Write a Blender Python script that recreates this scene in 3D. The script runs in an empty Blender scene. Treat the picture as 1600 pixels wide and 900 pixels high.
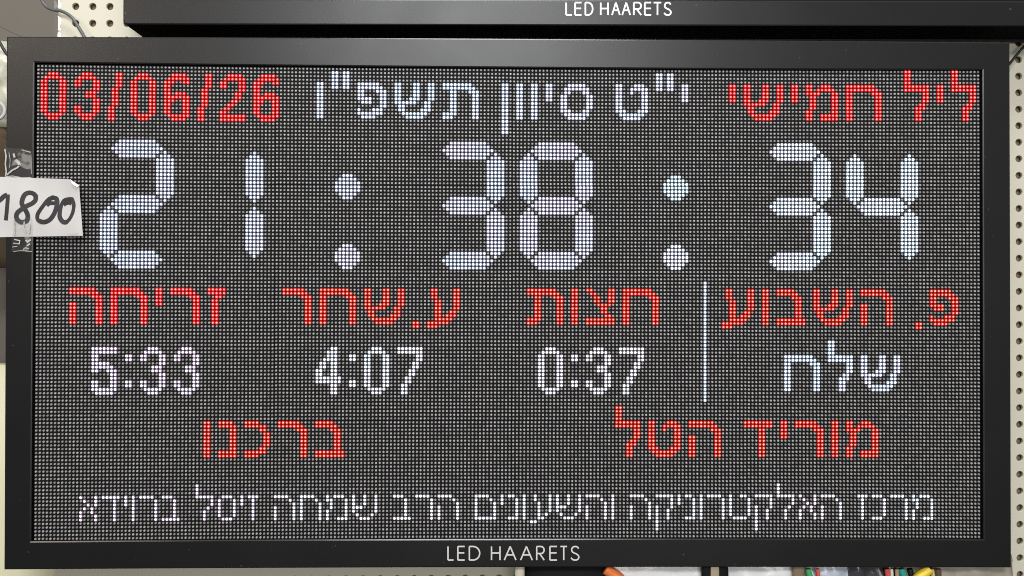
import bpy, bmesh, math, random
from mathutils import Vector, Euler
random.seed(7)
S = bpy.context.scene
COL = S.collection

# ------------------------------------------------------------------ camera
PX = 1250.0                                   # focal length in photo pixels (photo 1600 x 900)
cam_data = bpy.data.cameras.new('camera')
cam = bpy.data.objects.new('camera', cam_data); COL.objects.link(cam); S.camera = cam
cam_data.sensor_width = 36.0; cam_data.lens = PX / 1600 * 36.0
cam_data.clip_start = 0.01; cam_data.clip_end = 200
cam.location = (-0.01548, -1.08378, 0.01151)
cam.rotation_euler = Euler([math.radians(a) for a in (90.4596, -0.13337, -0.83201)])
CR = cam.rotation_euler.to_matrix(); CP = Vector(cam.location)

def at(px, py, y):
    d = CR @ Vector(((px - 800) / PX, (450 - py) / PX, -1))
    return CP + d * ((y - CP.y) / d.y)

# ------------------------------------------------------------------ world, lamps, exposure
w = bpy.data.worlds.new('World'); S.world = w; w.use_nodes = True
bg = w.node_tree.nodes['Background']; bg.inputs[1].default_value = 1.0
_t = w.node_tree.nodes.new('ShaderNodeTexCoord'); _s = w.node_tree.nodes.new('ShaderNodeSeparateXYZ'); _r = w.node_tree.nodes.new('ShaderNodeValToRGB')
_m = w.node_tree.nodes.new('ShaderNodeMapRange'); _m.inputs[1].default_value = -1.0; _m.inputs[2].default_value = 1.0   # dim shop: darker floor, lighter ceiling
_r.color_ramp.elements[0].position = 0.35; _r.color_ramp.elements[0].color = (0.16, 0.15, 0.14, 1)
_r.color_ramp.elements[1].position = 0.80; _r.color_ramp.elements[1].color = (0.40, 0.395, 0.385, 1)
for a, b in ((_t.outputs['Generated'], _s.inputs[0]), (_s.outputs['Z'], _m.inputs[0]), (_m.outputs[0], _r.inputs[0]), (_r.outputs[0], bg.inputs[0])): w.node_tree.links.new(a, b)
S.view_settings.view_transform = 'Standard'; S.view_settings.look = 'None'
S.view_settings.exposure = 0.0; S.view_settings.gamma = 1.0
S.render.engine = 'CYCLES'
S.cycles.use_denoising = False
S.cycles.max_bounces = 6
S.cycles.pixel_filter_type = 'BLACKMAN_HARRIS'; S.cycles.filter_width = 1.0

def area(name, loc, target, sx, sy, power, color):
    l = bpy.data.lights.new(name, 'AREA'); l.shape = 'RECTANGLE'; l.size = sx; l.size_y = sy
    l.energy = power; l.color = color
    o = bpy.data.objects.new(name, l); COL.objects.link(o); o.location = loc
    o.rotation_euler = (Vector(target) - Vector(loc)).to_track_quat('-Z', 'Y').to_euler()
    return o
area('ceiling_lamp', (-0.16, -2.5, 1.22), (-0.05, 0, 0.2), 1.15, 0.42, 40, (0.97, 0.985, 1.0))
area('warm_ceiling_lamp', (-1.95, -1.9, 1.12), (-0.4, 0, 0.1), 0.6, 0.4, 9.5, (1.0, 0.86, 0.74))
area('shop_lamp', (-0.05, -1.10, 2.4), (0, -0.1, 0), 1.0, 0.6, 44, (1.0, 0.97, 0.92))

area('added_front_fill', (0.35, -3.2, 0.10), (0, 0, 0), 1.7, 0.6, 28, (1.0, 0.99, 0.96))  # unseen fill lamp added behind the camera to brighten the stock below

# ------------------------------------------------------------------ materials
def mat(name, base, rough=0.5, spec=0.5, bump=0.0, bscale=200.0, metal=0.0, vary=0.0, vscale=8.0, island=0.0, trans=0.0):
    m = bpy.data.materials.new(name); m.use_nodes = True
    nt = m.node_tree; b = nt.nodes['Principled BSDF']
    b.inputs['Base Color'].default_value = (*base, 1); b.inputs['Roughness'].default_value = rough
    b.inputs['Specular IOR Level'].default_value = spec; b.inputs['Metallic'].default_value = metal
    if trans: b.inputs['Transmission Weight'].default_value = trans
    tc = nt.nodes.new('ShaderNodeTexCoord')
    if vary or island:
        mx = nt.nodes.new('ShaderNodeMix'); mx.data_type = 'RGBA'
        k = vary or island
        mx.inputs[6].default_value = (*[max(0, c * (1 - k)) for c in base], 1)
        mx.inputs[7].default_value = (*[min(1, c * (1 + k)) for c in base], 1)
        if island:
            g = nt.nodes.new('ShaderNodeNewGeometry'); nt.links.new(g.outputs['Random Per Island'], mx.inputs[0])
        else:
            n = nt.nodes.new('ShaderNodeTexNoise'); n.inputs['Scale'].default_value = vscale; n.inputs['Detail'].default_value = 6
            nt.links.new(tc.outputs['Object'], n.inputs['Vector']); nt.links.new(n.outputs['Fac'], mx.inputs[0])
        nt.links.new(mx.outputs[2], b.inputs['Base Color'])
    if bump:
        n2 = nt.nodes.new('ShaderNodeTexNoise'); n2.inputs['Scale'].default_value = bscale; n2.inputs['Detail'].default_value = 4
        bp = nt.nodes.new('ShaderNodeBump'); bp.inputs['Strength'].default_value = bump; bp.inputs['Distance'].default_value = 0.002
        nt.links.new(tc.outputs['Object'], n2.inputs['Vector'])
        nt.links.new(n2.outputs['Fac'], bp.inputs['Height']); nt.links.new(bp.outputs['Normal'], b.inputs['Normal'])
    return m

def smudge(m, lo, hi, scale):
    nt = m.node_tree; b = nt.nodes['Principled BSDF']
    tc = nt.nodes.new('ShaderNodeTexCoord'); n = nt.nodes.new('ShaderNodeTexNoise'); n.inputs['Scale'].default_value = scale
    n.inputs['Detail'].default_value = 5; n.inputs['Distortion'].default_value = 0.6
    r = nt.nodes.new('ShaderNodeMapRange'); r.inputs[1].default_value = 0.35; r.inputs[2].default_value = 0.68
    r.inputs[3].default_value = lo; r.inputs[4].default_value = hi
    nt.links.new(tc.outputs['Object'], n.inputs['Vector']); nt.links.new(n.outputs['Fac'], r.inputs[0]); nt.links.new(r.outputs[0], b.inputs['Roughness'])

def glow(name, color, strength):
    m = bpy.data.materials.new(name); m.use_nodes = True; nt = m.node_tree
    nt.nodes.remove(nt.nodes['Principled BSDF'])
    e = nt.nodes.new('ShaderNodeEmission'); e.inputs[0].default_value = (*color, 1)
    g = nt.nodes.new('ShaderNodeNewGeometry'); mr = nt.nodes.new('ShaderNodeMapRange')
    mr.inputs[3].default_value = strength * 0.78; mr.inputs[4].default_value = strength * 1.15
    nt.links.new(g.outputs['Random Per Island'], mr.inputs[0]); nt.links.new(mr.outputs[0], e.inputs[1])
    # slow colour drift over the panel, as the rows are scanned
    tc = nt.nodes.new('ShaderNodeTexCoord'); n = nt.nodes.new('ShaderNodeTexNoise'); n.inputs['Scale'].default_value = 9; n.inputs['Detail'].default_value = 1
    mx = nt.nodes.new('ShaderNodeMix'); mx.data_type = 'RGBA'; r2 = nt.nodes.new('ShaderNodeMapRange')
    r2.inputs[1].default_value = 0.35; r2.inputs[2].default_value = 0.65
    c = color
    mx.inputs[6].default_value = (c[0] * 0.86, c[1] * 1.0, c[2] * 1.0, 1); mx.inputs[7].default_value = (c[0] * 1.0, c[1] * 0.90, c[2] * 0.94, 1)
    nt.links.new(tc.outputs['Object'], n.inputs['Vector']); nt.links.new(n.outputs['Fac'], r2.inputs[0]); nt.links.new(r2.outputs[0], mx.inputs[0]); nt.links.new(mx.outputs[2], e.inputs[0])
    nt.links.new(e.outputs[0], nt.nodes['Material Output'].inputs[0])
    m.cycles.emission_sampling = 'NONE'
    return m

M = dict(
    frame=mat('black_powder_coat', (0.0042, 0.0042, 0.0047), 0.36, 0.46, bump=0.004, bscale=500, vary=0.12, vscale=5),
    mask=mat('black_mask', (0.007, 0.0067, 0.007), 0.7, 0.12),
    diode=mat('unlit_diode', (0.31, 0.307, 0.307), 0.4, 0.25, island=0.28),
    highlight_edge=mat('black_highlight_edge', (0.012, 0.012, 0.012), 0.24, 0.6),
    under_shade=mat('underside_shade_black', (0.004, 0.004, 0.0045), 0.9, 0.04),
    back=mat('black_steel', (0.012, 0.012, 0.012), 0.6, 0.3),
    logo=mat('silver_print', (0.62, 0.61, 0.60), 0.4, 0.5),
    logo_white=mat('white_print', (0.80, 0.82, 0.82), 0.45, 0.4),
    peg=mat('cream_pegboard', (0.63, 0.61, 0.50), 0.45, 0.4, bump=0.03, bscale=120, vary=0.05, vscale=6),
    board=mat('brown_hardboard', (0.27, 0.19, 0.13), 0.8, 0.2, vary=0.25, vscale=30),
    wall=mat('taupe_wall', (0.165, 0.15, 0.13), 0.8, 0.2, vary=0.18, vscale=3),
    paper=mat('white_paper', (0.56, 0.555, 0.55), 0.8, 0.2, bump=0.10, bscale=60, vary=0.02, vscale=20),
    ink=mat('black_marker', (0.035, 0.034, 0.036), 0.6, 0.3, vary=0.5, vscale=60),
    black_cable=mat('black_cable', (0.012, 0.012, 0.012), 0.45, 0.5),
    grey_cable=mat('grey_cable', (0.10, 0.105, 0.11), 0.35, 0.5),
)
def dust(m, scale, thr, col):
    nt = m.node_tree; b = nt.nodes['Principled BSDF']; old = b.inputs['Base Color'].links[0].from_socket
    tc = nt.nodes.new('ShaderNodeTexCoord'); n = nt.nodes.new('ShaderNodeTexNoise'); n.inputs['Scale'].default_value = scale; n.inputs['Detail'].default_value = 1
    r = nt.nodes.new('ShaderNodeMapRange'); r.inputs[1].default_value = thr; r.inputs[2].default_value = thr + 0.03
    mx = nt.nodes.new('ShaderNodeMix'); mx.data_type = 'RGBA'; mx.inputs[7].default_value = (*col, 1)
    nt.links.new(tc.outputs['Object'], n.inputs['Vector']); nt.links.new(n.outputs['Fac'], r.inputs[0]); nt.links.new(r.outputs[0], mx.inputs[0])
    nt.links.new(old, mx.inputs[6]); nt.links.new(mx.outputs[2], b.inputs['Base Color'])
dust(M['frame'], 170, 0.79, (0.05, 0.05, 0.048))
smudge(M['frame'], 0.345, 0.385, 6)
GL = dict(  # pairs: lit diode core, then a glowing ring painted in as bloom
    red=(glow('red_diode', (1.0, 0.30, 0.26), 2.0), glow('red_bloom', (0.78, 0.005, 0.010), 1.0)),
    orange=(glow('warm_red_diode', (1.0, 0.36, 0.27), 1.8), glow('warm_red_bloom', (0.62, 0.008, 0.007), 1.0)),
    blue=(glow('cool_white_diode', (0.93, 0.97, 1.0), 2.0), glow('cool_white_bloom', (0.22, 0.26, 0.36), 1.0)),
    lav=(glow('lavender_white_diode', (0.88, 0.87, 1.0), 1.7), glow('lavender_bloom', (0.20, 0.20, 0.27), 1.0)),
    cyan=(glow('icy_white_diode', (0.90, 0.97, 1.0), 2.3), glow('icy_bloom', (0.21, 0.26, 0.32), 1.0)),
    pink=(glow('pinkish_white_diode', (1.0, 0.94, 1.0), 2.0), glow('pinkish_bloom', (0.24, 0.19, 0.27), 1.0)),
    white=(glow('white_diode', (1.0, 0.98, 1.0), 2.2), glow('white_bloom', (0.23, 0.21, 0.25), 1.0)),
)

# ------------------------------------------------------------------ helpers
def mesh_obj(name, verts, faces, mats, parent=None, fm=None, smooth=False):
    me = bpy.data.meshes.new(name); me.from_pydata([tuple(v) for v in verts], [], faces); me.update()
    for m in (mats if isinstance(mats, (list, tuple)) else [mats]): me.materials.append(m)
    if fm: me.polygons.foreach_set('material_index', fm)
    if smooth: me.polygons.foreach_set('use_smooth', [True] * len(me.polygons))
    o = bpy.data.objects.new(name, me); COL.objects.link(o)
    if parent: o.parent = parent
    return o

def bm_obj(name, bm, m, parent=None, smooth=False):
    bmesh.ops.recalc_face_normals(bm, faces=bm.faces)
    me = bpy.data.meshes.new(name); bm.to_mesh(me); bm.free()
    for mm in (m if isinstance(m, (list, tuple)) else [m]): me.materials.append(mm)
    if smooth: me.polygons.foreach_set('use_smooth', [True] * len(me.polygons))
    o = bpy.data.objects.new(name, me); COL.objects.link(o)
    if parent: o.parent = parent
    return o

def tag(o, label=None, cat=None, group=None, kind=None):
    if label: o['label'] = label
    if cat: o['category'] = cat
    if group: o['group'] = group
    if kind: o['kind'] = kind
    return o

def empty(name, loc=(0, 0, 0)):
    o = bpy.data.objects.new(name, None); COL.objects.link(o); o.location = loc
    o.empty_display_size = 0.05
    return o

def spline(pts, n=8):
    pts = [Vector(p) for p in pts]
    P = [pts[0] * 2 - pts[1]] + pts + [pts[-1] * 2 - pts[-2]]
    out = []
    for i in range(1, len(P) - 2):
        for k in range(n):
            t = k / n; a, b, c, d = P[i - 1], P[i], P[i + 1], P[i + 2]
            out.append(0.5 * ((2 * b) + (c - a) * t + (2 * a - 5 * b + 4 * c - d) * t * t + (3 * b - a - 3 * c + d) * t ** 3))
    return out + [pts[-1]]

def add_tube(V, F, pts, r, sides=10):
    base = len(V); n = len(pts)
    for i, p in enumerate(pts):
        t = (pts[min(i + 1, n - 1)] - pts[max(i - 1, 0)]).normalized()
        up = Vector((0, 1, 0)) if abs(t.y) < 0.9 else Vector((1, 0, 0))
        a = t.cross(up).normalized(); b = t.cross(a).normalized()
        for k in range(sides):
            an = 2 * math.pi * k / sides
            V.append(p + a * (r * math.cos(an)) + b * (r * math.sin(an)))
    for i in range(n - 1):
        for k in range(sides):
            k2 = (k + 1) % sides
            F.append((base + i * sides + k, base + i * sides + k2, base + (i + 1) * sides + k2, base + (i + 1) * sides + k))
    F.append(tuple(base + k for k in range(sides))[::-1]); F.append(tuple(base + (n - 1) * sides + k for k in range(sides)))

def tube(name, pts, r, m, parent=None, n=8):
    V, F = [], []; add_tube(V, F, spline(pts, n), r)
    return mesh_obj(name, V, F, m, parent, smooth=True)

def ribbon(V, F, pts, wd, y0, th, off=0.0):
    """flat raised stroke: pts are (x, z); lies at y0, raised th toward the viewer (-y)"""
    pts = [Vector((p[0], p[1])) for p in pts]; n = len(pts); base = len(V)
    closed = n > 3 and (pts[0] - pts[-1]).length < 1e-6
    for i, p in enumerate(pts):
        if closed and i in (0, n - 1): d0 = (pts[1] - pts[0]).normalized(); d1 = (pts[-1] - pts[-2]).normalized()
        else:
            d0 = (pts[min(i + 1, n - 1)] - pts[min(i, n - 2)]).normalized(); d1 = (pts[max(i, 1)] - pts[max(i - 1, 0)]).normalized()
        t = d0 + d1
        if t.length < 1e-6: t = d0
        t.normalize(); nn = Vector((-t.y, t.x)); sc = 1 / max(0.6, nn.dot(Vector((-d0.y, d0.x))))
        a = p + nn * (wd / 2 * sc); b = p - nn * (wd / 2 * sc)
        ya = y0(p.x, p.y) if callable(y0) else y0
        yf = ya - th - off
        V += [(a.x, yf, a.y), (b.x, yf, b.y), (a.x, ya, a.y), (b.x, ya, b.y)]
    for i in range(n - 1):
        q = base + i * 4; r = q + 4
        F += [(q, q + 1, r + 1, r), (q, r, r + 2, q + 2), (q + 1, q + 3, r + 3, r + 1)]
    q = base; r = base + (n - 1) * 4
    F += [(q, q + 2, q + 3, q + 1), (r, r + 1, r + 3, r + 2)]

def arc(cx, cz, rx, rz, a0, a1, n=10):
    return [(cx + rx * math.cos(math.radians(a0 + (a1 - a0) * i / n)), cz + rz * math.sin(math.radians(a0 + (a1 - a0) * i / n))) for i in range(n + 1)]

# letter strokes in a unit box (x 0..1, z 0..1)
LET = {
    'L': [[(0, 1), (0, 0)], [(0, 0), (1, 0)]],
    'E': [[(0, 1), (0, 0)], [(0, 1), (1, 1)], [(0, .53), (.95, .53)], [(0, 0), (1, 0)]],
    'D': [[(0, 0), (0, 1)], [(0, 1), (.35, 1)] + arc(.35, .5, .65, .5, 90, -90, 14)[1:] + [(0, 0)]],
    'H': [[(0, 0), (0, 1)], [(1, 0), (1, 1)], [(0, .52), (1, .52)]],
    'A': [[(0, 0), (.5, 1)], [(1, 0), (.5, 1)], [(.2, .38), (.8, .38)]],
    'R': [[(0, 0), (0, 1)], [(0, 1), (.55, 1)] + arc(.55, .74, .42, .26, 90, -90, 10)[1:] + [(0, .48)], [(.38, .48), (.98, 0)]],
    'T': [[(0, 1), (1, 1)], [(.5, 1), (.5, 0)]],
    'S': [arc(.5, .75, .42, .25, 25, 180, 10) + arc(.5, .26, .46, .26, 90, -160, 14)[1:]] ,
}
LET['S'] = [[(.92, .84), (.78, .96), (.52, 1.0), (.25, .95), (.10, .80), (.14, .64), (.36, .53), (.66, .45), (.90, .32), (.95, .18), (.80, .04), (.50, 0.0), (.22, .04), (.02, .17)]]

def letters(word, spans, py0, py1, stroke_px, yface, m, parent, rounded=True):
    """spans: photo x-range of every letter's stroke centre lines"""
    for ch, (xa, xb) in zip(word, spans):
        V, F = [], []
        c00 = at(xa, py1, yface); c10 = at(xb, py1, yface); c01 = at(xa, py0, yface); c11 = at(xb, py0, yface)
        for k, st in enumerate(LET[ch]):
            pts = []
            src = st
            if len(st) > 6:
                src = [(p.x, p.y) for p in spline([Vector((a, b, 0)) for a, b in st], 4)] if ch == 'S' else st
            for (u, v) in src:
                p = c00 * ((1 - u) * (1 - v)) + c10 * (u * (1 - v)) + c01 * ((1 - u) * v) + c11 * (u * v)
                pts.append((p.x, p.z))
            ribbon(V, F, pts, stroke_px * 0.000868, yface, 0.0003, k * 0.00004)
        mesh_obj('logo_letter', V, F, m, parent)

# ------------------------------------------------------------------ setting: wall, pegboard
P = 0.005                                        # diode pitch
WALLY, PEGY, FACE = 0.34, 0.062, -0.004
def wall_quad(name, x0, x1, z0, z1, y, th, m):
    V = [(x0, y, z0), (x1, y, z0), (x1, y, z1), (x0, y, z1), (x0, y + th, z0), (x1, y + th, z0), (x1, y + th, z1), (x0, y + th, z1)]
    F = [(0, 1, 2, 3), (5, 4, 7, 6), (4, 0, 3, 7), (1, 5, 6, 2), (3, 2, 6, 7), (4, 5, 1, 0)]
    return mesh_obj(name, V, F, m)
wall = wall_quad('wall', -1.6, 1.6, -1.2, 1.3, WALLY, 0.05, M['wall']); tag(wall, kind='structure')

def pegboard():
    root = empty('pegboard', (0, PEGY, -0.45))
    tag(root, 'cream pegboard panel with rows of round holes behind the lit sign', 'pegboard')
    h0 = at(118, 10, PEGY); pitch = (at(1592, 120, PEGY).x - h0.x) / 56
    xl = at(93, 20, PEGY).x; zt = 0.62; zb = -0.62
    x_first = h0.x; r = pitch * 0.205
    nx = 62; nleft = 0
    V, F = [], []
    pz = pitch * 0.991; rows0 = int((zt - h0.z) / pz); z_top = h0.z + (rows0 + 0.5) * pz
    nz = int((z_top - zb) / pz)
    th = 0.004
    for j in range(nz):
        zc = z_top - (j + 0.5) * pz
        for i in range(nx):
            xc = x_first + i * pitch
            b = len(V)
            hx0 = xl - xc if i == 0 else -pitch / 2
            hx1 = pitch / 2
            hz = pz / 2
            rim = []
            for k in range(16):
                a = 2 * math.pi * k / 16
                rim.append((math.cos(a), math.sin(a)))
            for (c, s) in rim: V.append((xc + r * 1.10 * c, 0, zc + r * 1.10 * s))      # front rim
            for (c, s) in rim: V.append((xc + r * c, 0.0006, zc + r * s))               # small chamfer
            for (c, s) in rim: V.append((xc + r * c, th, zc + r * s))                   # back rim
            for (c, s) in rim:                                                          # square border
                t = max(abs(c), abs(s)); u, v = c / t, s / t
                V.append((xc + (hx1 * u if u > 0 else -hx0 * u), 0, zc + hz * v))
            for k in range(16):
                k2 = (k + 1) % 16
                F.append((b + k, b + 48 + k, b + 48 + k2, b + k2))
                F.append((b + k, b + k2, b + 16 + k2, b + 16 + k)); F.append((b + 16 + k, b + 16 + k2, b + 32 + k2, b + 32 + k))
    V = [(x, y, z + 0.45 + 0.0037 * (x - x_first)) for x, y, z in V]   # hung a hair out of level
    o = mesh_obj('board_panel', V, [f[::-1] for f in F], M['peg'], root)
    bm = bmesh.new(); bm.from_mesh(o.data); bmesh.ops.remove_doubles(bm, verts=bm.verts, dist=1e-5)
    bmesh.ops.recalc_face_normals(bm, faces=bm.faces); bm.to_mesh(o.data); bm.free()
    x1 = x_first + (nx - .5) * pitch
    # edge of the board and the hardboard backing behind the holes
    zl = z_top - nz * pz
    b2 = wall_quad('backing_board', xl + 0.001, x1, zl + 0.45, z_top + 0.45, 0.009, 0.006, M['board']); b2.parent = root
    e = wall_quad('edge_strip', xl - 0.0015, xl, zl + 0.45, z_top + 0.45, 0.0, 0.018, M['peg']); e.parent = root
    # clear tape wrapped down the left edge
    V, F = [], []; N = 90
    for k in range(N + 1):
        z = z_top - (z_top - 0.20) * k / N
        for q, u in enumerate((-0.009, -0.004, 0.0, 0.003)):
            V.append((xl + u + random.uniform(-.0006, .0006), -0.0006 - random.uniform(0, .0012) + (0.004 if q == 0 else 0), z + 0.45))
    for k in range(N):
        for q in range(3): F.append((k * 4 + q, k * 4 + q + 1, k * 4 + q + 5, k * 4 + q + 4))
    mesh_obj('edge_tape', V, F, M['tape'], root, smooth=True)

def tape_mat(name, fac, col=(1, 1, 1), rough=0.12, haze=0.0):
    m = bpy.data.materials.new(name); m.use_nodes = True; nt = m.node_tree
    nt.nodes.remove(nt.nodes['Principled BSDF'])
    tr = nt.nodes.new('ShaderNodeBsdfTransparent'); gl = nt.nodes.new('ShaderNodeBsdfGlossy'); gl.inputs['Roughness'].default_value = rough
    gl.inputs['Color'].default_value = (*col, 1)
    df = nt.nodes.new('ShaderNodeBsdfDiffuse'); df.inputs[0].default_value = (0.75, 0.74, 0.70, 1)
    n = nt.nodes.new('ShaderNodeTexNoise'); n.inputs['Scale'].default_value = 32; n.inputs['Detail'].default_value = 1; n.inputs['Distortion'].default_value = 1.0
    tc = nt.nodes.new('ShaderNodeTexCoord'); nt.links.new(tc.outputs['Object'], n.inputs['Vector'])
    bp = nt.nodes.new('ShaderNodeBump'); bp.inputs['Strength'].default_value = 0.3; bp.inputs['Distance'].default_value = 0.004
    nt.links.new(n.outputs['Fac'], bp.inputs['Height']); nt.links.new(bp.outputs[0], gl.inputs['Normal'])
    m1 = nt.nodes.new('ShaderNodeMixShader'); m1.inputs[0].default_value = fac
    nt.links.new(tr.outputs[0], m1.inputs[1]); nt.links.new(gl.outputs[0], m1.inputs[2])
    cr = nt.nodes.new('ShaderNodeMapRange'); cr.inputs[1].default_value = 0.58; cr.inputs[2].default_value = 0.65
    cr.inputs[3].default_value = 0.0; cr.inputs[4].default_value = haze
    n3 = nt.nodes.new('ShaderNodeTexNoise'); n3.inputs['Scale'].default_value = 42; n3.inputs['Detail'].default_value = 5; n3.inputs['Distortion'].default_value = 0.8
    nt.links.new(tc.outputs['Object'], n3.inputs['Vector']); nt.links.new(n3.outputs['Fac'], cr.inputs[0])
    m2 = nt.nodes.new('ShaderNodeMixShader'); nt.links.new(cr.outputs[0], m2.inputs[0])
    nt.links.new(m1.outputs[0], m2.inputs[1]); nt.links.new(df.outputs[0], m2.inputs[2])
    nt.links.new(m2.outputs[0], nt.nodes['Material Output'].inputs[0])
    return m
M['tape'] = tape_mat('clear_tape', 0.12, haze=0.22)
M['tape_edge'] = M['tape']
pegboard()

# ------------------------------------------------------------------ frame rails
def ring(name, outer, inner, y_front, y_back, ch=0.0017):
    """closed frame swept round the panel; outer / inner are matching (x, z) loops, front edges chamfered"""
    V, F = [], []
    n = len(outer)
    for k in range(n):
        o = Vector((outer[k][0], 0, outer[k][1])); i = Vector((inner[k][0], 0, inner[k][1]))
        L = (i - o).length
        # step in by the chamfer measured square to the rail
        nx = abs(i.x - o.x); nz = abs(i.z - o.z); d = (i - o) / max(1e-9, max(nx, nz) if max(nx, nz) < 1.6 * min(nx, nz) else L)
        f = Vector((0, 1, 0))
        V += [o + f * y_back, o + f * (y_front + ch), o + d * (ch * .12) + f * (y_front + ch * .42), o + d * ch + f * y_front,
              i - d * ch + f * y_front, i - d * (ch * .12) + f * (y_front + ch * .42), i + f * (y_front + ch), i + f * y_back]
    for k in range(n):
        k2 = (k + 1) % n
        for s in range(8):
            s2 = (s + 1) % 8
            F.append((k * 8 + s, k * 8 + s2, k2 * 8 + s2, k2 * 8 + s))
    bm = bmesh.new(); vs = [bm.verts.new(v) for v in V]
    for f in F: bm.faces.new([vs[q] for q in f])
    ob = bm_obj(name, bm, [M['frame'], M['highlight_edge']])
    for p in ob.data.polygons:                       # up-facing chamfers made glossier and paler, a highlight put into the material
        if 0.6 < -p.normal.y < 0.985 and p.normal.z > 0.2: p.material_index = 1
    return ob

def stations(pa, pb, bow, n=17):
    a = at(*pa, FACE); b = at(*pb, FACE); out = []
    for k in range(n):
        t = k / (n - 1); u = 2 * t - 1
        out.append((a.x + (b.x - a.x) * t, a.z + (b.z - a.z) * t + bow * (1 - u * u)))
    return out

sign = empty('led_sign', (0, 0.05, -0.37))
tag(sign, 'large black framed dot matrix clock sign showing red and white lit Hebrew text', 'led sign')
SZ = sign.location
def adopt(o):                                   # geometry is written in world space; keep it there under the thing
    o.parent = sign; o.matrix_parent_inverse = sign.matrix_world.inverted(); return o
bpy.context.view_layer.update()

TL, TR, BR, BL = (10.3, 57), (1578, 66), (1580.3, 887), (6.2, 890.3)
tl, tr, br, bl = (53.5, 97.6), (1535.3, 109.2), (1537, 842.6), (48.3, 845.8)
YB = 0.048
def loop(a, b, c, d, bow_t, bow_b):
    return stations(a, b, bow_t)[:-1] + stations(b, c, 0)[:-1] + [p for p in stations(c, d, bow_b)][:-1] + stations(d, a, 0)[:-1]
frame = adopt(ring('frame', loop(TL, TR, BR, BL, 0.0011, 0.0018), loop(tl, tr, br, bl, -0.0019, 0.0019), FACE, YB))
body = adopt(wall_quad('back_case', -0.66, 0.66, -0.35, 0.345, 0.012, 0.034, M['back']))

letters('LEDHAARETS', [(700, 708.6), (715.4, 726), (733.4, 749.6), (768, 781.2), (788, 806.2), (813.4, 831.6), (838.6, 850.5), (859.2, 870.2), (875.6, 886), (892, 905)],
        853.8, 875, 2.15, FACE - 0.0001, M['logo'], frame)

# ------------------------------------------------------------------ dot matrix panel
mjx = [[random.uniform(-.00018, .00018) for _ in range(4)] for _ in range(4)]
mjz = [[random.uniform(-.00018, .00018) for _ in range(4)] for _ in range(4)]
def dot(c, r):
    u = (c - 127.5) / 127.5
    i, j = min(3, c // 64), min(3, r // 32)
    return (c - 127.5) * P + mjx[i][j], (63.5 - r) * P * (1 - 0.0068 * (1 - u * u)) + mjz[i][j]

V, F = [], []
for i in range(4):                               # sixteen mask tiles with hairline seams
    for j in range(4):
        b = len(V)
        for s in range(9):
            c = i * 64 - .5 + 64 * s / 8
            for rr in (j * 32 - .5, j * 32 + 31.5):
                u = (c - 127.5) / 127.5
                x = (c - 127.5) * P + (0.00018 if s == 0 else -0.00018 if s == 8 else 0)
                z = (63.5 - rr) * P * (1 - 0.0068 * (1 - u * u)) + (-0.00018 if rr < j * 32 else 0.00018)
                V.append((x, 0.0, z)); V.append((x, 0.011, z))
        for s in range(8):
            q = b + s * 4; n = q + 4
            F += [(q, n, n + 2, q + 2), (q + 1, q, q + 2, q + 3) if s == 0 else (q, q + 1, n + 1, n), (q + 2, n + 2, n + 3, q + 3)]
panel = adopt(mesh_obj('display_panel', V, F, M['mask']))

OCT = [(math.cos(math.radians(22.5 + 45 * k)), math.sin(math.radians(22.5 + 45 * k))) for k in range(8)]
def add_dot(V, F, x, z, r0, r1, y0, y1):
    b = len(V)
    for c, s in OCT: V.append((x + r0 * c, y0, z + r0 * s))
    for c, s in OCT: V.append((x + r1 * c, y1, z + r1 * s))
    F.append(tuple(b + k for k in range(8)))
    for k in range(8):
        k2 = (k + 1) % 8
        F.append((b + k2, b + k, b + 8 + k, b + 8 + k2))

lit = {}
def g(text): return [l for l in text.split()]
ZERO = g('..XXX.. .XXXXX. ' + 'XX...XX ' * 9 + '.XXXXX. ..XXX..')
TWO = g('..XXXX. .XXXXXX XX...XX XX...XX .....XX ....XX. ....XX. ...XX.. ..XX... .XX.... XX..... XXXXXXX XXXXXXX')
THREE = g('..XXX.. .XXXXX. XX...XX XX...XX .....XX ...XXX. ...XXX. .....XX .....XX XX...XX XX...XX .XXXXX. ..XXX..')
THREE[4] = '.....XX'
FOUR = g('....XX. ...XXX. ...XXX. ..XXXX. .XX.XX. .XX.XX. XX..XX. XX..XX. XXXXXXX XXXXXXX ....XX. ....XX. ....XX.')
FIVE = g('XXXXXXX XXXXXXX XX..... XX..... XXXXX.. XXXXXX. XX..XXX .....XX .....XX XX...XX XX...XX XXXXXXX .XXXXX.')
SIX = g('..XXXX. .XXXXXX XXX..XX XX..... XX..... XX.XXX. XXXXXXX XXX..XX XX...XX XX...XX XX...XX .XXXXXX ..XXXX.')
SEVEN = g('XXXXXXX XXXXXXX .....XX .....XX ....XX. ....XX. ...XX.. ...XX.. ..XX... ..XX... .XX.... .XX.... .XX....')
SLASH = g('..XX ' * 4 + '.XX. ' * 5 + 'XX.. ' * 4)
QUOTE = g('XX.XX ' * 5)
COLON = 'colon'
STOP = g('XX XX')
VAV = g('XX ' * 10); YOD = g('XX ' * 5); NUNF = g('XX ' * 14)
PE = g('XXXXXX.. XXXXXXX. XX...XXX XX....XX XXXX..XX .XXX..XX ......XX X...XXX. XXXXXXX. .XXXX...')
SHIN = g('XX...XX..XX XX...XX..XX XX...XX..XX XX...XX..XX XX..XXX..XX XXXXXX..XX. .XX.....XX. .XX....XXX. ..XXXXXXX.. ...XXXXX...')
TAV = g('XXXXXXXX.. XXXXXXXXX. ..XX...XXX ' + '..XX....XX ' * 5 + 'XXXX....XX XXX.....XX')
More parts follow.
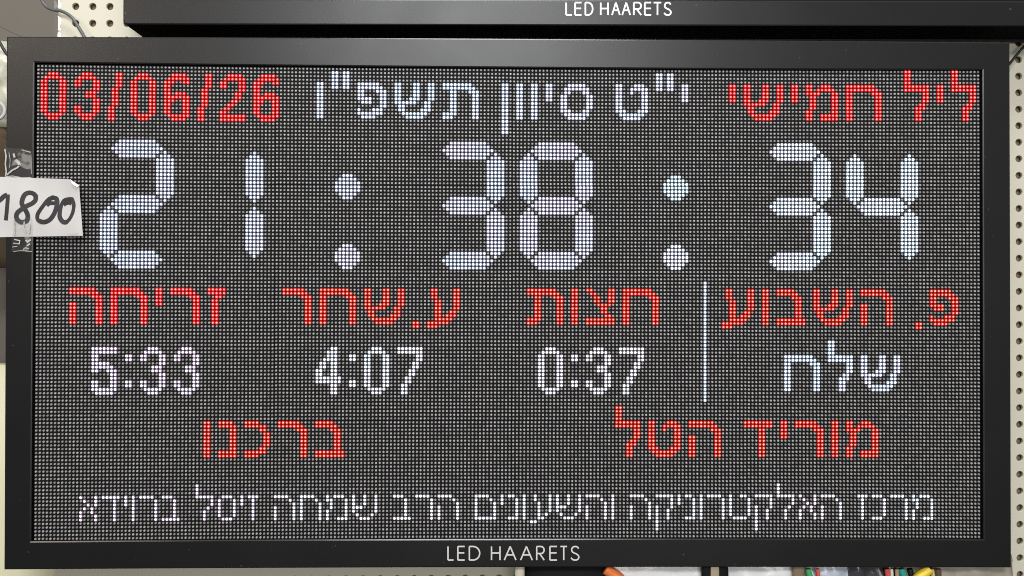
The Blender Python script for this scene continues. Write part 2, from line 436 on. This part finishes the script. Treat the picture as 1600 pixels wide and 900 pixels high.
SAMEKH = g('..XXXXX.. .XXXXXXX. .XX...XX. XX.....XX XX.....XX XX.....XX XX.....XX XXX...XX. .XXXXXXX. ..XXXXX..')
TET = g('XX...XXX. XX..XXXXX XX..X..XX ' + 'XX.....XX ' * 4 + 'XXX...XXX .XXXXXXX. ..XXXXX..')
MEM = g('XX..XXX.. XX.XXXXX. XXXX...XX ' + '.XX....XX ' * 4 + 'XX.....XX XX..XXXXX XX..XXXXX')
HET = g('XXXXXXXX.. XXXXXXXXX. XX.....XXX ' + 'XX......XX ' * 7)
LAMED = g('XX..... ' * 4 + 'XXXXXXX XXXXXXX .....XX .....XX .....XX ....XX. ...XXX. ...XX.. ...XX.. ...XX..')
HE = g('XXXXXXX.. XXXXXXXX. ......XXX .......XX ' + 'XX.....XX ' * 6)
RESH = g('XXXXXX.. XXXXXXX. .....XXX ' + '......XX ' * 7)
ZAYIN = g('XXXXX XXXXX ..XX. ' + '.XX.. ' * 7)
AYIN = g('.XX....XX .XX....XX .XX....XX ..XX...XX ..XX...XX ..XX...XX ..XX..XX. ..XX.XXX. ..XXXXX.. XXXXXX... XXX......')
TSADI = g('XX....XX .XX...XX ..XX..XX ..XX..XX ...XXXX. ....XX.. ....XX.. .....XX. XXXXXXXX XXXXXXXX')
BET = g('XXXXX... XXXXXX.. ....XXX. ' + '.....XX. ' * 5 + 'XXXXXXXX XXXXXXXX')
NUN = g('XXXX. XXXXX ' + '...XX ' * 6 + 'XXXXX XXXXX')
KAF = g('XXXX... XXXXXX. ....XX. ' + '.....XX ' * 4 + '....XX. XXXXXX. XXXX...')
DALET = g('XXXXXXXX XXXXXXXX ' + '....XX.. ' * 8)
# thin single-dot alphabet of the bottom line
tALEF = g('X...X .X..X ..X.X .X.X. X..X. X...X X...X'); tDALET = g('XXXXX ' + '...X. ' * 6); tYOD = g('X X X'); tVAV = g('X ' * 7)
tRESH = g('XXXX. ' + '....X ' * 6); tBET = g('XXX.. ' + '...X. ' * 5 + 'XXXXX')
tLAMED = g('X.... X.... X.... XXXXX ....X ....X ...X. ..X.. ..X.. ..X..'); tSAMEKH = g('.XXX. ' + 'X...X ' * 5 + '.XXX.')
tZAYIN = g('XXX ' + '.X. ' * 6); tHE = g('XXXX.. ....X. .....X ' + 'X....X ' * 4); tHET = g('XXXX.. X...X. ' + 'X....X ' * 5)
tMEM = g('X.XXX. XX...X .X...X .X...X X....X X....X X..XXX'); tSHIN = g('X..X..X X..X..X X..X..X XXX...X X.....X .X...X. ..XXX..')
tMEMF = g('XXXX.. X...X. ' + 'X....X ' * 4 + 'XXXXXX'); tNUN = g('XX. ' + '..X ' * 5 + 'XXX'); tAYIN = g('.X...X .X...X ..X..X ..X..X ..X..X ..X.X. ..XX.. XX....')
tQOF = g('XXXXX ....X ....X X...X X..X. X..X. X..X. X.... X.... X....'); tTET = g('X..XX. ' + 'X....X ' * 5 + '.XXXX.'); tKAF = g('XXX. ' + '...X ' * 5 + 'XXX.')

def seg(on):
    G = [['.'] * 20 for _ in range(35)]
    def hz(r0):
        for k, (a, b) in enumerate(((5, 14), (4, 15), (3, 16), (4, 15), (5, 14))):
            for c in range(a, b + 1): G[r0 + k][c] = 'X'
    def vt(c0, r0):
        for k in range(14):
            h = 0 if k in (0, 13) else 1 if k in (1, 12) else 2
            for c in range(c0 + 2 - h, c0 + 3 + h): G[r0 + k][c] = 'X'
    for s in on:
        {'a': lambda: hz(0), 'g': lambda: hz(15), 'd': lambda: hz(30), 'f': lambda: vt(0, 3), 'b': lambda: vt(15, 3), 'e': lambda: vt(0, 18), 'c': lambda: vt(15, 18)}[s]()
    return [''.join(r) for r in G]
DOT7 = g('..XXX.. .XXXXX. XXXXXXX XXXXXXX XXXXXXX .XXXXX. ..XXX..')

ITEMS = []
def put(name, glyph, row, col, colr): ITEMS.append((name, glyph, row, col, colr))
for gl_, c in zip((ZERO, THREE, SLASH, ZERO, SIX, SLASH, TWO, SIX), (1, 10, 19, 25, 34, 43, 49, 58)):
    put('slash' if gl_ is SLASH else 'digit', gl_, 2, c, 'red')
for gl_, c in ((VAV, 75), (PE, 86), (SHIN, 96), (TAV, 109), (NUNF, 125), (VAV, 129), (VAV, 133), (YOD, 137), (SAMEKH, 141), (TET, 156), (YOD, 174)):
    put('letter', gl_, 4, c, 'blue')
put('quotation_mark', QUOTE, 1, 79, 'blue'); put('quotation_mark', QUOTE, 1, 167, 'blue')
for gl_, c in ((YOD, 187), (SHIN, 191), (YOD, 204), (MEM, 208), (HET, 219), (YOD, 244)): put('letter', gl_, 4, c, 'red')
put('letter', LAMED, 0, 235, 'red'); put('letter', LAMED, 0, 248, 'red')
for s, c, k in (('abged', 17, 'lav'), ('bc', 41, 'lav'), ('abgcd', 106, 'lav'), ('abcdefg', 130, 'lav'), ('abgcd', 195, 'cyan'), ('fgbc', 219, 'cyan')):
    put('digit', seg(s), 20, c, k)
for c, k in ((80, 'lav'), (169, 'cyan')):
    put('colon_dot', DOT7, 29, c, k); put('colon_dot', DOT7, 48, c, k)
for gl_, c in ((HE, 9), (HET, 20), (YOD, 32), (RESH, 36), (ZAYIN, 46), (RESH, 66), (HET, 76), (SHIN, 88), (AYIN, 105),
               (TAV, 132), (VAV, 144), (TSADI, 148), (HET, 158), (AYIN, 185), (VAV, 196), (BET, 200), (SHIN, 210), (HE, 223), (PE, 242)):
    put('letter', gl_, 60, c, 'red' if c < 60 else 'orange')
put('full_stop', STOP, 69, 101, 'orange'); put('full_stop', STOP, 69, 238, 'orange')
put('divider_line', ['X'] * 33, 58, 180, 'blue')
for gl_, c in ((FIVE, 15), (COLON, 24), (THREE, 28), (THREE, 37), (FOUR, 75), (COLON, 84), (ZERO, 88), (SEVEN, 97), (ZERO, 135), (COLON, 144), (THREE, 148), (SEVEN, 157)):
    k = 'pink' if c < 60 else 'white'
    if gl_ is COLON: put('colon_dot', STOP, 78, c, k); put('colon_dot', STOP, 85, c, k)
    else: put('digit', gl_, 76, c, k)
for gl_, c, r in ((HET, 202, 78), (LAMED, 214, 74), (SHIN, 223, 78)): put('letter', gl_, r, c, 'blue')
for gl_, c in ((VAV, 45), (NUN, 49), (KAF, 56), (RESH, 65), (BET, 75), (TET, 165), (HE, 176), (DALET, 191), (YOD, 201), (RESH, 205), (VAV, 215), (MEM, 219)):
    put('letter', gl_, 96, c, 'orange')
put('letter', LAMED, 92, 156, 'orange')
for gl_, c in ((tALEF, 12), (tDALET, 18), (tYOD, 24), (tVAV, 26), (tRESH, 28), (tBET, 34), (tLAMED, 43), (tSAMEKH, 49), (tYOD, 55), (tZAYIN, 57),
               (tHE, 64), (tHET, 71), (tMEM, 78), (tSHIN, 85), (tBET, 96), (tRESH, 102), (tHE, 108), (tMEMF, 118), (tYOD, 125), (tNUN, 127), (tVAV, 131),
               (tAYIN, 133), (tSHIN, 140), (tHE, 148), (tVAV, 155), (tHE, 160), (tQOF, 167), (tYOD, 173), (tNUN, 175), (tVAV, 179), (tRESH, 181), (tTET, 187),
               (tQOF, 194), (tLAMED, 200), (tALEF, 206), (tHE, 212), (tZAYIN, 222), (tKAF, 226), (tRESH, 231), (tMEM, 237)):
    put('letter', gl_, 113 if gl_ is tLAMED else 116, c, 'pink' if c < 64 else 'white')

for name, gl_, row, col, colr in ITEMS:
    V, F, fm = [], [], []
    for j, line in enumerate(gl_):
        for i, ch in enumerate(line):
            if ch == 'X' and (col + i, row + j) not in lit:
                lit[(col + i, row + j)] = 1
                x, z = dot(col + i, row + j)
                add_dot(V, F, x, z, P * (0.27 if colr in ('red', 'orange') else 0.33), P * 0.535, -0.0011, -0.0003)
                fm += [0] + [1] * 8  # sloping ring glows too, bloom filling the gaps between dots
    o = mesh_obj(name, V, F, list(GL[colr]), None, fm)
    o.parent = panel
V, F = [], []
for r in range(128):
    for c in range(256):
        if (c, r) not in lit:
            x, z = dot(c, r); add_dot(V, F, x + random.uniform(-1, 1) * .00006, z + random.uniform(-1, 1) * .00006, P * 0.265, P * 0.31, -0.0010, 0.0)
o = mesh_obj('unlit_diodes', V, F, M['diode'], None); o['kind'] = 'stuff'
o.parent = panel

# ------------------------------------------------------------------ second sign above
up = empty('led_sign', at(900, 38, 0.05)); bpy.context.view_layer.update()
tag(up, 'black framed sign with white lettering on its lower rail mounted above the lit clock sign', 'led sign')
def adopt2(o, p=None): o.parent = p or up; o.matrix_parent_inverse = up.matrix_world.inverted(); return o
def sq(px, py): q = at(px, py, FACE); return (q.x, q.z)
UB = [(sq(192 + (1760 - 192) * k / 8, 38.0 + 3.4 * k / 8)) for k in range(9)]
UI = [(x, z + 0.0345) for x, z in UB]
# rounded lower-left corner
xa, xb = UB[0][0], UB[-1][0]; za = UI[0][1] + 0.0004; zt = za + 0.64
rc = 0.0042
outer = [(xa, UB[0][1] + rc), (xa + .3 * rc, UB[0][1] + .3 * rc), (xa + rc, UB[0][1])] + UB[1:] + [(xb, zt + 0.036), (xa, zt + 0.036)]
inner = [(xa + 0.036, UI[0][1] + .0003), (xa + 0.0361, UI[0][1] + .0001), (xa + 0.0363, UI[0][1])] + UI[1:-1] + [(xb - 0.036, UI[-1][1]), (xb - 0.036, zt), (xa + 0.036, zt)]
uframe = adopt2(ring('frame', outer, inner, FACE, 0.052))
uframe.data.materials.append(M['under_shade'])          # shade below the sign put into a darker, dull underside
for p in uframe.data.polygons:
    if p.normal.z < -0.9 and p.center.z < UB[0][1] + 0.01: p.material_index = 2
adopt2(wall_quad('display_panel', xa + 0.036, xb - 0.036, za + 0.001, zt, 0.0, 0.012, M['mask']))
adopt2(wall_quad('back_case', xa + 0.006, xb - 0.006, UB[0][1] + 0.003, zt + 0.03, 0.0525, 0.003, M['back']))
letters('LEDHAARETS', [(884.6, 893.5), (898.6, 908.5), (914.6, 926), (938.6, 950), (956.2, 968.4), (972.2, 984.6), (990.3, 1002), (1007.4, 1017.4), (1021.3, 1033.2), (1037.5, 1048.7)],
        4.2, 23.6, 2.5, FACE - 0.0001, M['logo_white'], None)
for o in [o for o in COL.objects if o.name.startswith('logo_letter') and o.parent is None]:
    o.parent = uframe

# ------------------------------------------------------------------ price tag taped to the left rail
PT = -0.0068
def paper_y(x, z):                                # the sheet lifts off the panel toward its free right end
    x0 = at(50, 320, FACE).x
    t = max(0, (x - x0) / 0.065)
    return PT - 0.0085 * t ** 1.6 - 0.0010 * math.sin(z * 70 + x * 30) - 0.0005 * math.sin(x * 160)
NX, NZ = 36, 16
V, F = [], []
fr = 0.0003
def edge(py_t):                                   # photo x of the right edge at v
    return 123.5 + (129.5 - 123.5) * py_t
for j in range(NZ + 1):
    v = j / NZ
    for i in range(NX + 1):
        u = i / NX
        xl_, xr_ = -26 - 1.5 * v, edge(v)
        xp = xl_ + (xr_ - xl_) * u
        topy = 275.5 + 5.0 * u; boty = 371.0 - 2.6 * u
        if xp > 109: topy += (xp - 109) * 0.62     # the folded-in corner
        yp = topy + (boty - topy) * v
        q = at(xp, yp, -0.008)
        for _ in range(3): q = at(xp, yp, paper_y(q.x, q.z))
        V.append((q.x, q.y, q.z))
n0 = len(V); V += [(x, y + fr, z) for x, y, z in V]
for j in range(NZ):
    for i in range(NX):
        a = j * (NX + 1) + i; F += [(a, a + NX + 1, a + NX + 2, a + 1), (n0 + a, n0 + a + 1, n0 + a + NX + 2, n0 + a + NX + 1)]
tagroot = mesh_obj('price_tag', V, F, M['paper'], None, smooth=True)
tag(tagroot, 'torn white paper tag with 1800 in black marker taped to the left rail', 'price tag')
# folded corner flap
f1, f2, f3 = at(109, 279.6, -.014), at(124.3, 290.5, -.016), at(121.5, 292.6, -.016); f4 = at(113, 287.5, -.015)
fl = mesh_obj('folded_corner', [(p.x, paper_y(p.x, p.z) - d, p.z) for p, d in ((f1, .0004), (f4, .0018), (f3, .0024), (f2, .0006))], [(0, 1, 2, 3)], mat('paper_back', (0.80, 0.79, 0.77), 0.8, 0.2), tagroot)
def zp(zx, zy):
    q = at(zx / 4.5, 215 + zy / 4.5, -0.0085)
    for _ in range(3): q = at(zx / 4.5, 215 + zy / 4.5, paper_y(q.x, q.z))
    return (q.x, q.z)
DIG = [
    [[(-14, 448), (8, 432), (30, 412), (52, 402)], [(56, 400), (54, 450), (48, 520), (42, 582)]],
    [[(252, 412), (236, 395), (205, 388), (176, 400), (160, 428), (154, 460), (164, 488), (184, 518), (196, 552), (188, 584), (158, 596), (130, 584), (116, 560), (122, 530), (150, 505), (190, 480), (228, 462), (250, 440), (252, 412)]],
    [[(372, 422), (340, 440), (300, 490), (268, 540), (272, 580), (310, 594), (352, 576), (384, 530), (402, 470), (398, 432), (372, 422)], [(330, 478), (352, 462), (392, 462)]],
    [[(490, 434), (452, 446), (428, 500), (422, 560), (448, 594), (484, 586), (512, 540), (524, 480), (514, 440), (490, 434)], [(450, 476), (478, 458), (504, 462)]],
]
for d in DIG:
    V, F = [], []
    for k, st in enumerate(d):
        pts = [(p.x, p.y) for p in spline([Vector((*zp(*s), 0)) for s in st], 5)]
        ribbon(V, F, pts, (32 - 5 * (k > 0)) / 4.5 * 0.000868, lambda x, z: paper_y(x, z) - 0.0002, 0.00012, k * 0.00005)
    mesh_obj('digit', V, F, M['ink'], tagroot)
def tape_strip(corners, depth, nx=5, nz=6, amp=0.0006):
    V, F = [], []
    (a, b, c, d) = corners
    for j in range(nz + 1):
        for i in range(nx + 1):
            u, v = i / nx, j / nz
            px = (a[0] * (1 - u) + b[0] * u) * (1 - v) + (d[0] * (1 - u) + c[0] * u) * v
            py = (a[1] * (1 - u) + b[1] * u) * (1 - v) + (d[1] * (1 - u) + c[1] * u) * v
            if j in (0, nz): py += random.uniform(-1.2, 1.2)
            q = at(px, py, FACE)
            for _ in range(3): q = at(px, py, depth(q.x, q.z))
            V.append((q.x, q.y - random.uniform(0, amp), q.z))
    for j in range(nz):
        for i in range(nx):
            k = j * (nx + 1) + i; F.append((k, k + nx + 1, k + nx + 2, k + 1))
    return mesh_obj('clear_tape', V, F, M['tape'], tagroot, smooth=True)
tape_strip([(8, 231), (50, 235), (50, 279), (8, 279)], lambda x, z: FACE - 0.0006)
tape_strip([(22, 341), (51, 341), (52, 394), (18, 393)], lambda x, z: min(FACE - 0.0006, paper_y(x, z) - 0.0008 if z > at(30, 371, FACE).z else FACE - 0.0012))
tape_strip([(104, 366), (122, 364), (124, 372), (106, 373)], lambda x, z: paper_y(x, z) - 0.0005, 4, 3, 0.0004)

def crease_glint(pts, wpx, depth):
    V, F = [], []
    P2 = [at(a, b, FACE) for a, b in pts]
    for k in range(3): P2 = [at(a, b, depth(p.x, p.z)) for (a, b), p in zip(pts, P2)]
    ribbon(V, F, [(p.x, p.z) for p in P2], wpx * 0.000868, lambda x, z: depth(x, z), 0.0001)
    mesh_obj('tape_crease_glint', V, F, M['crease_glint'], tagroot)
M['crease_glint'] = mat('tape_crease_glint', (0.46, 0.45, 0.43), 0.25, 0.6, vary=0.5, vscale=300)  # pale ribbons painted as light caught on the tape's folds and edges
on_rail = lambda x, z: FACE - 0.0014
on_low = lambda x, z: (paper_y(x, z) - 0.0016) if z > at(30, 371, FACE).z else FACE - 0.0022
for pts, wd in (([(7.6, 233), (9.5, 244), (8.4, 256), (9.8, 268), (8.6, 277)], 2.0), ([(9, 276), (20, 275), (34, 278), (49, 277.5)], 1.4), ([(11, 273), (19, 266), (27, 262), (31, 258)], 2.4),
                ([(24, 250), (29, 254), (31, 259)], 4.5), ([(21, 240), (23, 246)], 3.0), ([(34, 234), (42, 236.5), (48, 238)], 1.2), ([(14, 238), (16, 250), (15, 262)], 0.8), ([(48.6, 244), (49, 272)], 0.7)):
    crease_glint(pts, wd, on_rail)
for pts, wd in (([(22, 342), (23, 356), (22.5, 368)], 1.6), ([(38, 346), (37, 356), (41, 364)], 1.8), ([(47, 350), (45.5, 364)], 2.0)):
    crease_glint(pts, wd, on_low)
for pts, wd in (([(22, 374), (31, 376), (30, 381), (21, 380)], 1.6), ([(40, 375), (43, 378), (48, 374.5)], 2.6), ([(42, 384), (47, 381)], 2.2), ([(19, 386), (27, 385)], 1.0), ([(36, 390), (40, 387), (45, 389)], 1.3), ([(21, 393), (33, 391.5), (50, 393)], 0.8)):
    crease_glint(pts, wd, lambda x, z: FACE - 0.0024)

# ------------------------------------------------------------------ cables
def cable(pts, y, rpx, m, name, label, cat):
    o = tube(name, [at(p[0], p[1], p[2] if len(p) > 2 else y) for p in pts], rpx * 0.00090, m)
    return tag(o, label, cat)
cable([(60, -25), (65, -2), (71, 9), (82, 15), (98, 18), (112, 27), (121, 40), (129, 53), (138, 70)], 0.050, 2.6, M['grey_cable'], 'cable', 'thick grey cable looping over the left edge of the pegboard', 'cable')
cable([(-12, 52), (-2, 64), (5, 76), (12, 86), (24, 96)], 0.06, 2.4, M['black_cable'], 'cable', 'short black cable disappearing behind the upper left corner of the lit sign', 'cable')
cable([(-12, 35), (6, 44), (18, 50), (34, 57), (50, 64)], 0.12, 1.0, M['grey_cable'], 'cable', 'thin grey wire slanting down across the taupe wall at top left', 'wire')
cable([(1625, 46), (1606, 66), (1590, 84), (1576, 101), (1562, 114)], 0.045, 2.2, M['black_cable'], 'cable', 'black cable slanting behind the upper right corner of the lit sign', 'cable')

cable([(-14, 160), (0, 161), (7, 169), (6, 179), (-2, 186), (-16, 188)], 0.10, 2.6, M['paper'], 'cable', 'white cord looping out at the left edge above the dark brown box', 'cord')
# ------------------------------------------------------------------ stock around the sign
def pack(name, x0, x1, y0, y1, yc, depth, m, label, cat, crumple=0.0, round_=0.25, n=14, lean=0.0):
    """a soft or stiff package: superellipse outline in the photo plane, pillow thickness"""
    c = at((x0 + x1) / 2, (y0 + y1) / 2, yc); k = (c - CP).length / PX
    W, H = (x1 - x0) * k / 2, (y1 - y0) * k / 2
    bm = bmesh.new()
    bmesh.ops.create_cube(bm, size=2)
    bmesh.ops.subdivide_edges(bm, edges=bm.edges, cuts=n, use_grid_fill=True)
    rnd = random.Random(int(x0) * 7 + 3)
    ph = [rnd.uniform(0, 6.28) for _ in range(6)]
    for v in bm.verts:
        x, y, z = v.co
        e = 1 / max(round_, 0.05)
        f = (abs(x) ** (2 * e) + abs(z) ** (2 * e)) ** (1 / (2 * e)) or 1
        mxx = max(abs(x), abs(z)) or 1
        s = mxx / f if f > 0 else 1
        x, z = x * s, z * s
        puff = (1 - 0.75 * abs(x) ** 3) * (1 - 0.75 * abs(z) ** 3)
        cr = crumple * (math.sin(x * 7 + ph[0] + 3 * z) + .7 * math.sin(z * 9 + ph[1] - 4 * x) + .5 * math.sin((x + z) * 17 + ph[2]) + rnd.uniform(-.5, .5))
        v.co = Vector((c.x + x * W + lean * z * H, c.y + y * depth / 2 * puff + cr * depth * (1 if y < 0 else .3), c.z + z * H))
    o = bm_obj(name, bm, m, None, smooth=True)
    return tag(o, label, cat) if label else o

MW = mat('white_plastic', (0.84, 0.85, 0.86), 0.25, 0.5, bump=0.5, bscale=70, vary=0.08, vscale=25)
MB = mat('pale_blue_plastic', (0.55, 0.60, 0.70), 0.2, 0.6, bump=0.6, bscale=70, vary=0.30, vscale=40)
MD = mat('dark_plastic', (0.05, 0.05, 0.06), 0.25, 0.6, bump=0.6, bscale=80, vary=0.6, vscale=40)
MK = mat('grey_paper_bag', (0.36, 0.33, 0.27), 0.5, 0.4, bump=0.6, bscale=90, vary=0.25, vscale=30)
MBR = mat('brown_card', (0.085, 0.06, 0.038), 0.8, 0.2, vary=0.2, vscale=20)
MCR = mat('cream_plastic', (0.74, 0.72, 0.50), 0.5, 0.4, vary=0.06, vscale=12)
MGR = mat('pale_green_plastic', (0.46, 0.46, 0.36), 0.3, 0.5, bump=0.8, bscale=60, vary=0.25, vscale=30)
MBK = mat('black_fabric', (0.007, 0.007, 0.008), 0.7, 0.15, bump=0.2, bscale=200)
def plain(n, c, r=0.4): return mat(n, c, r, 0.5)

pack('storage_box', -70, 101, 612, 1010, 0.16, 0.12, MCR, 'pale cream storage box behind the lower left corner of the lit sign', 'box', 0, 0.06)
pack('cardboard_box', -70, 26, 196, 398, 0.17, 0.10, MBR, 'dark brown box at the left edge behind the paper price tag', 'box', 0, 0.06)
pack('plastic_bag', -70, 24, 78, 188, 0.15, 0.06, MGR, 'pale greenish plastic bag at the left edge above the dark brown box', 'bag', 0.06, 0.3)
pack('fabric_pouch', 822, 951, 877, 1010, 0.026, 0.036, MBK, 'black soft pouch hanging under the sign beside the orange cable', 'pouch', 0.0, 0.16)
pack('plastic_bag', 936, 1112, 879, 1010, 0.023, 0.014, MW, 'plain white plastic bag behind the orange cable under the sign', 'bag', 0.10, 0.05)
pack('plastic_bag', 1126, 1250, 879, 1010, 0.023, 0.016, MW, 'crumpled white plastic bag right of the black adapter with a beige strap', 'bag', 0.16, 0.06)
pack('blister_pack', 1262, 1338, 879, 1010, 0.024, 0.016, MB, 'pale blue and white shiny plastic package beside the green cable', 'package', 0.16, 0.06)
pack('blister_pack', 1328, 1392, 878, 1010, 0.022, 0.020, MD, 'dark crumpled shiny plastic package left of the red cable', 'package', 0.18, 0.08)
pack('paper_bag', 1466, 1569, 878, 1010, 0.024, 0.020, MK, 'crumpled grey brown bag under the lower right corner of the sign', 'bag', 0.14, 0.07)
ad = pack('power_adapter', 1098, 1136, 884, 985, 0.007, 0.014, MBK, 'small black adapter with a beige strap between two white bags', 'adapter', 0.0, 0.2)
st = pack('strap', 1111, 1123, 886, 984, -0.0008, 0.003, plain('beige_strap', (0.33, 0.27, 0.18), .6), None, None, 0.0, 0.15); st.parent = ad
pack('wooden_stake', 1240, 1256, 884, 1030, 0.007, 0.010, mat('tan_wood', (0.22, 0.16, 0.10), 0.6, 0.3, vary=.3, vscale=40), 'narrow tan brown wooden strip beside the green cable', 'stake', 0.0, 0.1)
def hang(x0, x1, rpx, y, m, label, cat='cable', name='cable', mid=None):
    pts = [(x0, 889), (x0 + (x1 - x0) * .3 if mid is None else mid, 894), (x1, 910), (x1 + (x1 - x0) * .3, 950), (x1, 1000)]
    o = cable(pts, y + 0.001, rpx, m, name, label, cat); o['group'] = 'cables hanging under the lit sign'
hang(946, 972, 8.5, 0.008, plain('orange_cable', (0.80, 0.20, 0.05)), 'orange cable hanging beside the black pouch under the sign')
hang(1262, 1267, 4.6, 0.009, plain('green_cable', (0.06, 0.42, 0.12)), 'bright green cable hanging right of the tan wooden strip')
hang(1277, 1280, 3.0, 0.008, plain('coral_wire', (0.75, 0.10, 0.09)), 'thin coral red wire in front of the pale blue package', 'wire')
hang(1386, 1388, 4.0, 0.008, plain('red_cable', (0.66, 0.09, 0.07)), 'red cable hanging right of the dark shiny package')
hang(1393, 1394, 2.4, 0.008, plain('white_cable', (0.72, 0.72, 0.70)), 'thin white cable between the red cable and the beige cable')
hang(1401, 1402, 3.0, 0.009, plain('beige_cable', (0.42, 0.30, 0.18)), 'beige cable hanging left of the teal cable')
hang(1408, 1414, 5.0, 0.008, plain('teal_cable', (0.03, 0.36, 0.30)), 'teal green cable hanging left of the yellow cable')
hang(1452, 1430, 7.5, 0.004, plain('yellow_cable', (0.78, 0.56, 0.03)), 'thick yellow cable curving down under the sign', mid=1446)
hang(1421, 1426, 4.5, 0.014, M['black_cable'], 'black cable tucked between the teal and yellow cables')
hang(1456, 1459, 3.0, 0.011, plain('pale_yellow_wire', (0.72, 0.62, 0.25)), 'pale yellow wire right of the thick yellow cable', 'wire')
hang(1465, 1466, 5.0, 0.011, plain('brown_cable', (0.12, 0.07, 0.04)), 'dark brown cable left of the grey brown bag')
pack('display_rod', 805, 819, 879, 1020, 0.012, 0.012, plain('ivory_rod', (0.62, 0.58, 0.46)), 'ivory vertical rod left of the black pouch', 'rod', 0.0, 0.2)
